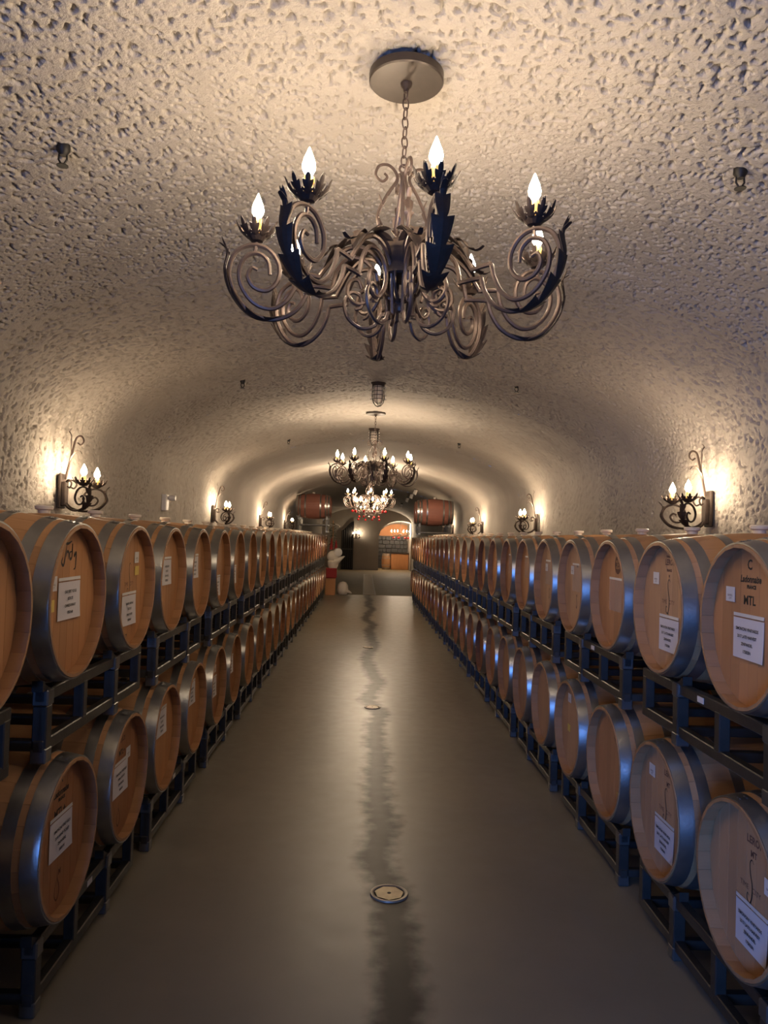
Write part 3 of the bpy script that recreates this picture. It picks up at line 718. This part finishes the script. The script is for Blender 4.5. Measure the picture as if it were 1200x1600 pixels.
# third, two-tier chandelier hung with red baubles
CH3=(.07,16.7)
t3=chandelier(CH3,2.66,'crowded two-tier chandelier with red baubles, third from the camera',math.radians(3),3.325)
SM=MB().tube(spline([(.05,0,-.12),(.12,0,-.16),(.22,0,-.15),(.30,0,-.10),(.335,0,-.03),(.33,0,0)],5),.006,6)
SM.tube(spline([(.20,0,-.15),(.24,0,-.19),(.28,0,-.17),(.27,0,-.14)],4),.005,5)
SM=SM.mesh('lower_arm','wrought_iron',True)
dropm=MB().tube([(0,0,-.19),(0,0,-.48)],.009,8); dropm.sphere((0,0,-.34),.035,10,6,(1,1,1.4)); dropm.sphere((0,0,-.47),.026,10,6); dropm.build('drop_stem','wrought_iron',t3,True)
for k_ in range(8):
    arm=place('lower_arm',SM,t3,(0,0,-.20),(0,0,2*PI*k_/8+.2)); place('drip_cup',CUP,arm,(.33,0,.008)); place('candle_sleeve',CANDLE,arm,(.33,0,.008)); place('bulb',BULB3,arm,(.33,0,.076))
for k_ in range(4):
    arm=place('lower_arm',SM,t3,(0,0,-.33),(0,0,2*PI*k_/4+.5),(.62,.62,.62)); place('candle_sleeve',CANDLE,arm,(.33,0,.008)); place('bulb',BULB3,arm,(.33,0,.076))
def bauble(loc,r,label,group,wire):
    b_=thing('bauble',label,'bauble',loc,0,group)
    MB().sphere((0,0,0),r,12,8).build('ball','red_glass',b_,'all'); MB().lathe([(0,r+.008),(r*.25,r+.008),(r*.28,r-.004)],8).build('hanger_cap','drain_brass',b_)
    MB().tube([(0,0,r+.005),(0,0,r+wire)],.0018,4).build('thread','iron_leaf',b_)
for k_ in range(10):
    a=2*PI*k_/10; bauble((CH3[0]+.36*math.cos(a),CH3[1]+.36*math.sin(a),2.31),.026,'small red bauble in the upper ring under the third chandelier','upper ring of red baubles',.05)
for k_ in range(8):
    a=2*PI*k_/8+.3; bauble((CH3[0]+.24*math.cos(a),CH3[1]+.24*math.sin(a),2.13+.06*(k_%2)),.024,'small red bauble in the lower ring under the third chandelier','lower ring of red baubles',.12)

# ------------------------------------------------------------------ wall sconces
so=MB(); so.tube(spline([(0,0,-.10),(.05,0,-.155),(.13,0,-.175),(.215,0,-.150),(.262,0,-.085),(.245,0,-.022),(.195,0,.0),(.140,0,-.025),(.118,0,-.080),(.145,0,-.125),(.19,0,-.125),(.212,0,-.09),(.195,0,-.065),(.175,0,-.075)],6),lambda s:.0085*(1-.3*s),6)
so.tube(spline([(0,0,.02),(.04,0,.055),(.075,0,.03),(.06,0,-.005),(.035,0,.005)],5),.006,5)
SARM=so.mesh('arm','iron_leaf',True)
sl=MB(); leaf_into(sl,spline([(.16,0,-.185),(.225,0,-.160),(.275,0,-.090),(.262,0,-.02),(.285,0,.02)],5),(0,1,0),.032,5,.3); SLEAF=sl.mesh('leaf','iron_leaf')
BACK=MB().box(0,.022,-.055,.055,-.16,.10,bev=.006).box(.02,.05,-.035,.035,-.14,.04,bev=.006).mesh('backplate','iron_leaf')
st=MB(); st.tube(spline([(.035,0,.06),(.06,0,.18),(.085,0,.30),(.105,0,.37),(.14,0,.385),(.16,0,.35),(.14,0,.32),(.115,0,.335)],6),lambda s:.010*(1-.45*s),6)
leaf_into(st,spline([(.05,0,.14),(.085,0,.24),(.125,0,.275),(.15,0,.25)],4),(0,1,0),.022,3,.2)
leaf_into(st,spline([(.07,0,.25),(.07,0,.38),(.055,0,.42),(.07,0,.44)],4),(0,1,0),.016,3,.2)
STEM=st.mesh('top_scroll','wrought_iron',True)
def sconce(loc, rz_, label):
    t=thing('wall_sconce',label,'wall lamp',loc,rz_,'scrolled iron wall sconces')
    place('backplate',BACK,t); place('top_scroll',STEM,t)
    for s_ in (-1,1):
        arm=place('arm',SARM,t,(.03,0,.0),(0,0,s_*math.radians(36)),(1.18,1.18,1.0))
        place('leaf',SLEAF,arm); place('drip_cup',CUP,arm,(.20,0,.016)); place('candle_sleeve',CANDLE,arm,(.20,0,.016)); place('bulb',BULBS,arm,(.20,0,.085))
    return t
for i,(yl,yr) in enumerate(((5.80,5.50),(11.55,11.09),(16.65,16.29),(21.75,21.69))):
    if True:
        sconce((XL+.012,yl,2.06),0,f'scrolled iron wall sconce with two lit bulbs, {ORD[i]} from the camera on the left wall')
        sconce((XR-.012,yr,2.06),PI,f'scrolled iron wall sconce with two lit bulbs, {ORD[i]} from the camera on the right wall')
sconce((-.48,Y1-.002,1.82),-PI/2,'lit sconce on the end wall beside the dark gate')

# ------------------------------------------------------------------ caged ceiling lamps
def cage_lamp(loc,label):
    t=thing('caged_lamp',label,'ceiling lamp',loc,0,'caged ceiling lamps')
    MB().lathe([(0,0),(.078,0),(.080,-.012),(.066,-.03),(.06,-.045),(0,-.045)],20).build('base','iron_leaf',t,True)
    MB().lathe([(.045,-.04),(.047,-.15),(.043,-.19),(.028,-.222),(0,-.232)],16).build('glass_jar','frosted_glass',t,'all')
    g=MB()
    for k_ in range(6):
        a=2*PI*k_/6+.3; g.tube([(r*math.cos(a),r*math.sin(a),z) for r,z in ((.064,-.035),(.064,-.17),(.052,-.215),(.028,-.245),(0,-.255))],.0038,5)
    for z in (-.06,-.10,-.14,-.18): g.tube([(.0655*math.cos(2*PI*i/20),.0655*math.sin(2*PI*i/20),z) for i in range(20)],.0034,5,closed=True)
    g.build('cage','black_iron',t,True)
    for z in (-.06,-.10,-.14,-.18):
        for s_ in (-1,1): MB().sphere((s_*.074,0,z),.0075,6,4).build('cage_stud','white_plastic',t)
cage_lamp((.09,7.75,CROWN+.01),'caged ceiling lamp above the aisle, nearer of the two')
cage_lamp((.085,11.12,CROWN+.01),'caged ceiling lamp above the aisle, farther of the two')

# ------------------------------------------------------------------ sprinklers on the vault
for i,(x,y,lab) in enumerate(((-1.18,2.88,'black sprinkler on the vault left of the nearest chandelier'),(1.38,2.84,'black sprinkler on the vault right of the nearest chandelier'),
  (-1.19,7.2,'small sprinkler on the left vault before the first caged lamp'),(1.35,7.0,'small sprinkler on the right vault before the first caged lamp'),
  (-1.19,11.55,'tiny sprinkler on the left vault near the second chandelier'),(1.36,11.4,'tiny sprinkler on the right vault near the second chandelier'))):
    t=thing('sprinkler',lab,'sprinkler',(x,y,vault_z(x)-.005),0,'ceiling sprinklers')
    MB().lathe([(0,.03),(.024,.03),(.026,.0),(.018,-.012),(.014,-.02),(0,-.02)],12).build('socket','black_iron',t,True)
    MB().tube([(-.014,0,-.012),(-.016,0,-.035),(-.004,0,-.055)],.004,5).tube([(.014,0,-.012),(.016,0,-.035),(.004,0,-.055)],.004,5).build('yoke','black_iron',t,True)
    MB().lathe([(0,-.052),(.006,-.054),(.022,-.057),(.022,-.060),(0,-.060)],10).build('deflector','black_iron',t)

# ------------------------------------------------------------------ floor drains
def drain(y,x,r,label):
    t=thing('floor_drain',label,'drain',(x,y,0),0,'round floor drains')
    MB().lathe([(r*.80,.0),(r*.80,.005),(r*.86,.008),(r*.97,.007),(r,.0)],36).build('rim','strip_metal',t,True)
    MB().add([(r*.82*math.cos(2*PI*i/28),r*.82*math.sin(2*PI*i/28),.0015) for i in range(28)],[tuple(range(28))]).build('well','drain_dark',t)
    P=[(r*.77*math.cos(2*PI*(i+.2)/7),r*.77*math.sin(2*PI*(i+.2)/7)) for i in range(7)]
    g=MB(); g.add([(a,b_,.0055) for a,b_ in P]+[(a,b_,.0016) for a,b_ in P],[tuple(range(7))]+[(i,i+7,(i+1)%7+7,(i+1)%7) for i in range(7)]); g.build('cover','drain_brass',t)
    MB().lathe([(0,.0062),(r*.10,.0062),(r*.10,.005)],12).build('centre_hole','drain_dark',t)
drain(3.85,.172,.095,'round brass floor drain nearest the camera')
drain(8.0,.13,.085,'round floor drain in the middle of the aisle, second from the camera')
drain(12.3,.10,.085,'small round floor drain far down the aisle, third from the camera')
t=thing('drain_channel','pale metal trench drain running to the end wall in the far hall','drain',(.185,FLOORCUT+.05,.001))
MB().box(-.20,.20,0,13,0,.006).build('channel_frame','strip_metal',t)
for k_ in range(13): MB().box(-.16,.16,.06+k_,.94+k_,.006,.010).build('grate','drain_brass',t)

# ------------------------------------------------------------------ small fittings
t=thing('emergency_light','white plastic emergency light on the left wall beyond the first sconce','emergency light',(XL+.005,8.72,2.0))
MB().box(0,.06,-.06,.06,-.02,.17,bev=.01).build('housing','white_plastic',t)
MB().lathe([(0,.05),(.028,.05),(.034,.0),(.02,-.03),(0,-.03)],12,Matrix.Translation((.09,.03,.13))@Matrix.Rotation(PI/2,4,'Y')).build('lamp_head','white_plastic',t,True)
t=thing('spotlight','black twin spotlight high on the left wall near the row end','spotlight',(-1.98,24.2,vault_z(-1.98)-.01))
MB().box(-.03,.03,-.04,.04,-.12,.03,bev=.006).build('bracket','black_iron',t)
for k_,(a,dx) in enumerate(((.5,.02),(-.4,.16))): MB().lathe([(0,.09),(.05,.09),(.065,-.02),(.07,-.11),(0,-.10)],14,Matrix.Translation((dx,0,-.14-.07*k_))@Matrix.Rotation(1.9+a,4,'Y')).build('spot_head','black_iron',t,True)
for i,(x,y) in enumerate(((1.42,22.0),(1.44,24.1),(1.44,26.5),(1.46,31.4))):
    t=thing('track_spotlight',f'small pale spotlight on the right vault past the row, {ORD[i]} from the camera','spotlight',(x,y,vault_z(x)-.005),0,'spotlights on the far right vault')
    MB().box(-.05,.05,-.05,.05,-.02,.02,bev=.005).build('mount','black_iron',t)
    MB().lathe([(0,.0),(.05,0),(.055,-.14),(0,-.14)],12,Matrix.Translation((0,0,-.02))@Matrix.Rotation(.35,4,'Y')).build('lamp_can','white_plastic',t,True)

# ------------------------------------------------------------------ far hall
gt=thing('iron_gate','tall dark iron gate with sloping curved top at the far end','gate',(-.93,Y1-.06,0))
gm=MB(); P=[];n=12
for i in range(n+1):
    x=-.32+.64*i/n; P.append((x,2.05+.52*math.sin((i/n)*PI/2)**1.6))
gm.add([(x,0,0) for x,z in P]+[(x,0,z) for x,z in P]+[(x,.04,0) for x,z in P]+[(x,.04,z) for x,z in P],
  [(i,i+1,n+1+i+1,n+1+i) for i in range(n)]+[(2*(n+1)+i+1,2*(n+1)+i,3*(n+1)+i,3*(n+1)+i+1) for i in range(n)]+[(n+1+i,n+1+i+1,3*(n+1)+i+1,3*(n+1)+i) for i in range(n)]+[(0,n+1,3*(n+1),2*(n+1)),(n,2*(n+1)+n,3*(n+1)+n,n+1+n)])
gm.build('gate_leaf','black_iron',gt)
for k_ in range(6):
    x=-.27+.108*k_; MB().tube([(x,-.012,.08),(x,-.012,2.0+.4*max(0,(x+.32)/.64))],.012,6).build('bar','rack_steel',gt)
MB().box(-.32,.32,-.02,0,1.05,1.12).build('lock_rail','rack_steel',gt)
st_=thing('stone_panel','dark stone panel at the back of the arched niche','wall panel',(1.60,Y1+3.05,.0))
random.seed(5)
for r_ in range(8):
    x=-.84
    while x<.78:
        w_=random.uniform(.2,.42); x1=min(.84,x+w_)
        MB().box(x+.006,x1-.006,-random.uniform(0,.05),.1,r_*.23+.006,(r_+1)*.23-.006,bev=.012).build('stone','stone_dark',st_); x=x1
ap=MB(); n=14
ap.add([(AX0+.05+(AX1-AX0-.10)*i/n,Y1+3.06,z) for i in range(n+1) for z in (1.86,arch_z(AX0+.05+(AX1-AX0-.10)*i/n)-.10)],[(2*i,2*i+2,2*i+3,2*i+1) for i in range(n)])
ap.add([(AX0+.05+(AX1-AX0-.10)*i/n,Y1+3.12,z) for i in range(n+1) for z in (1.86,arch_z(AX0+.05+(AX1-AX0-.10)*i/n)-.10)],[(2*i+1,2*i+3,2*i+2,2*i) for i in range(n)])
tag(ap.build('arch_panel','orange_plaster'),'orange curved panel above the stone in the arched niche','wall panel')
bc=thing('bar_counter','orange wooden bar counter with dark top in the arched niche','counter',(1.95,Y1+1.5,0))
for k_ in range(6): MB().box(-.48+.16*k_+.003,-.48+.16*(k_+1)-.003,-.02,.0,.04,.88,bev=.004).build('plank','bar_wood',bc)
MB().box(-.48,.48,0,.5,0,.88).build('carcass','bar_wood',bc); MB().box(-.52,.5,-.06,.52,.88,.93,bev=.008).build('counter_top','iron_leaf',bc)
bb=thing('wine_barrel','upright oak barrel standing at the left end of the bar counter','barrel',(1.20,Y1+1.55,0))
place('staves',BODY['oak_stave'],bb,(0,0,0),(0,-PI/2,0),(.93,.72,.72)); place('head',HEAD['oak_head'],bb,(0,0,.86),(0,PI/2,0),(1,.72,.72))
for me in HOOPS:
    place(me.name.split('.')[0],me,bb,(0,0,0),(0,-PI/2,0),(.93,.72,.72)); place(me.name.split('.')[0],me,bb,(0,0,.865),(0,PI/2,0),(.93,.72,.72))
# small chandelier in the niche
c4=thing('chandelier','small distant chandelier with red baubles inside the arched niche','chandelier',(1.92,Y1+.75,2.05))
MB().tube([(0,0,.70),(0,0,-.15)],.012,6).build('rod','wrought_iron',c4); MB().sphere((0,0,-.12),.05,10,6).build('hub','wrought_iron',c4,True)
SM4=MB().tube(spline([(.03,0,-.1),(.2,0,-.16),(.4,0,-.13),(.50,0,-.02)],5),.012,6).mesh('arm','wrought_iron',True)
for k_ in range(6):
    arm=place('arm',SM4,c4,None,(0,0,2*PI*k_/6+.15)); place('candle_sleeve',CANDLE,arm,(.50,0,-.02),None,(1.8,1.8,1)); place('bulb',BULB3,arm,(.50,0,.03),None,(1.5,1.5,1.3))
for k_ in range(7):
    a=2*PI*k_/7; bauble((1.92+.42*math.cos(a),Y1+.75+.42*math.sin(a),1.755),.055,'red bauble under the small chandelier in the niche','red baubles in the niche',.1)
# holiday things at the end of the left row
hf=thing('holiday_figure','white stuffed holiday figure with round face leaning out past the left row end','decoration',(-.93,23.05,.80))
MB().sphere((0,0,.34),.19,14,10,(1,.9,.95)).build('body','white_plush',hf,'all')
MB().sphere((.13,-.06,.47),.135,14,10,(1,.75,1)).build('head','white_plush',hf,'all')
MB().lathe([(0,.0),(.10,0),(.12,.012),(.10,.02),(0,.02)],20,Matrix.Translation((.15,-.17,.47))@Matrix.Rotation(PI/2,4,'X')).build('face_disc','white_plastic',hf,True)
MB().lathe([(.13,0),(.09,.1),(.02,.30),(0,.33)],12,Matrix.Translation((.06,-.05,.20))@Matrix.Rotation(1.05,4,'Y')).build('cone_arm','white_plush',hf,True)
for k_,(x,h) in enumerate(((-.02,.36),(.12,.30))): MB().lathe([(0,h),(.012,h*.9),(.055,0),(0,0)],10,Matrix.Translation((x-.05,.0,.55))).build('pointed_hat','red_cloth',hf,True)
MB().lathe([(.12,.0),(.16,.1),(.17,.2),(.1,.26)],14).build('legs','white_plush',hf,True)
rb=thing('draped_stand','red cloth draped stand below the white holiday figure','stand',(-.98,23.02,0))
MB().box(-.19,.17,-.16,.16,.50,.80,bev=.03).build('red_cover','red_cloth',rb); MB().box(-.16,.14,-.13,.13,0,.52,bev=.01).build('plinth','oak_head_dark' if False else 'bar_wood',rb)
wf2=thing('white_plush','white rounded plush ornament on the floor beside the red draped stand','decoration',(-.62,23.1,0))
MB().lathe([(0,0),(.14,.02),(.17,.15),(.15,.30),(.10,.38),(0,.41)],14).build('body','white_plush',wf2,'all')
MB().lathe([(.06,0),(.03,.15),(0,.2)],10,Matrix.Translation((.1,-.04,.14))@Matrix.Rotation(2.0,4,'Y')).build('foot','white_plush',wf2,True)
gl=thing('garland','dark green garland with white tips hanging behind the left row end','garland',(-.98,23.35,1.42))
random.seed(9); g=MB()
for k_ in range(260):
    z=random.uniform(0,.72); x=random.gauss(0,.06); y=random.gauss(0,.05); a=random.uniform(0,2*PI); l=random.uniform(.06,.12)
    d=Vector((math.cos(a)*l,math.sin(a)*l*.6,random.uniform(-.05,.03))); s_=d.cross(Vector((0,0,1))).normalized()*.012
    p=Vector((x,y,z)); g.add([p,p+d*.5+s_,p+d,p+d*.5-s_+Vector((0,0,.008))],[(0,1,2,3)])
fo=g.build('foliage','fir_green',gl); fo['kind']='stuff'
MB().tube([(0,0,0),(.01,0,.4),(0,0,.80)],.012,6).build('stem','bar_wood',gl)
for k_ in range(9): MB().sphere((-.12+.04*k_,random.uniform(-.06,.0),.70+random.uniform(-.04,.04)-.008*k_),.016,8,5,(1,1,1.6)).build('white_tip','white_plush',gl)
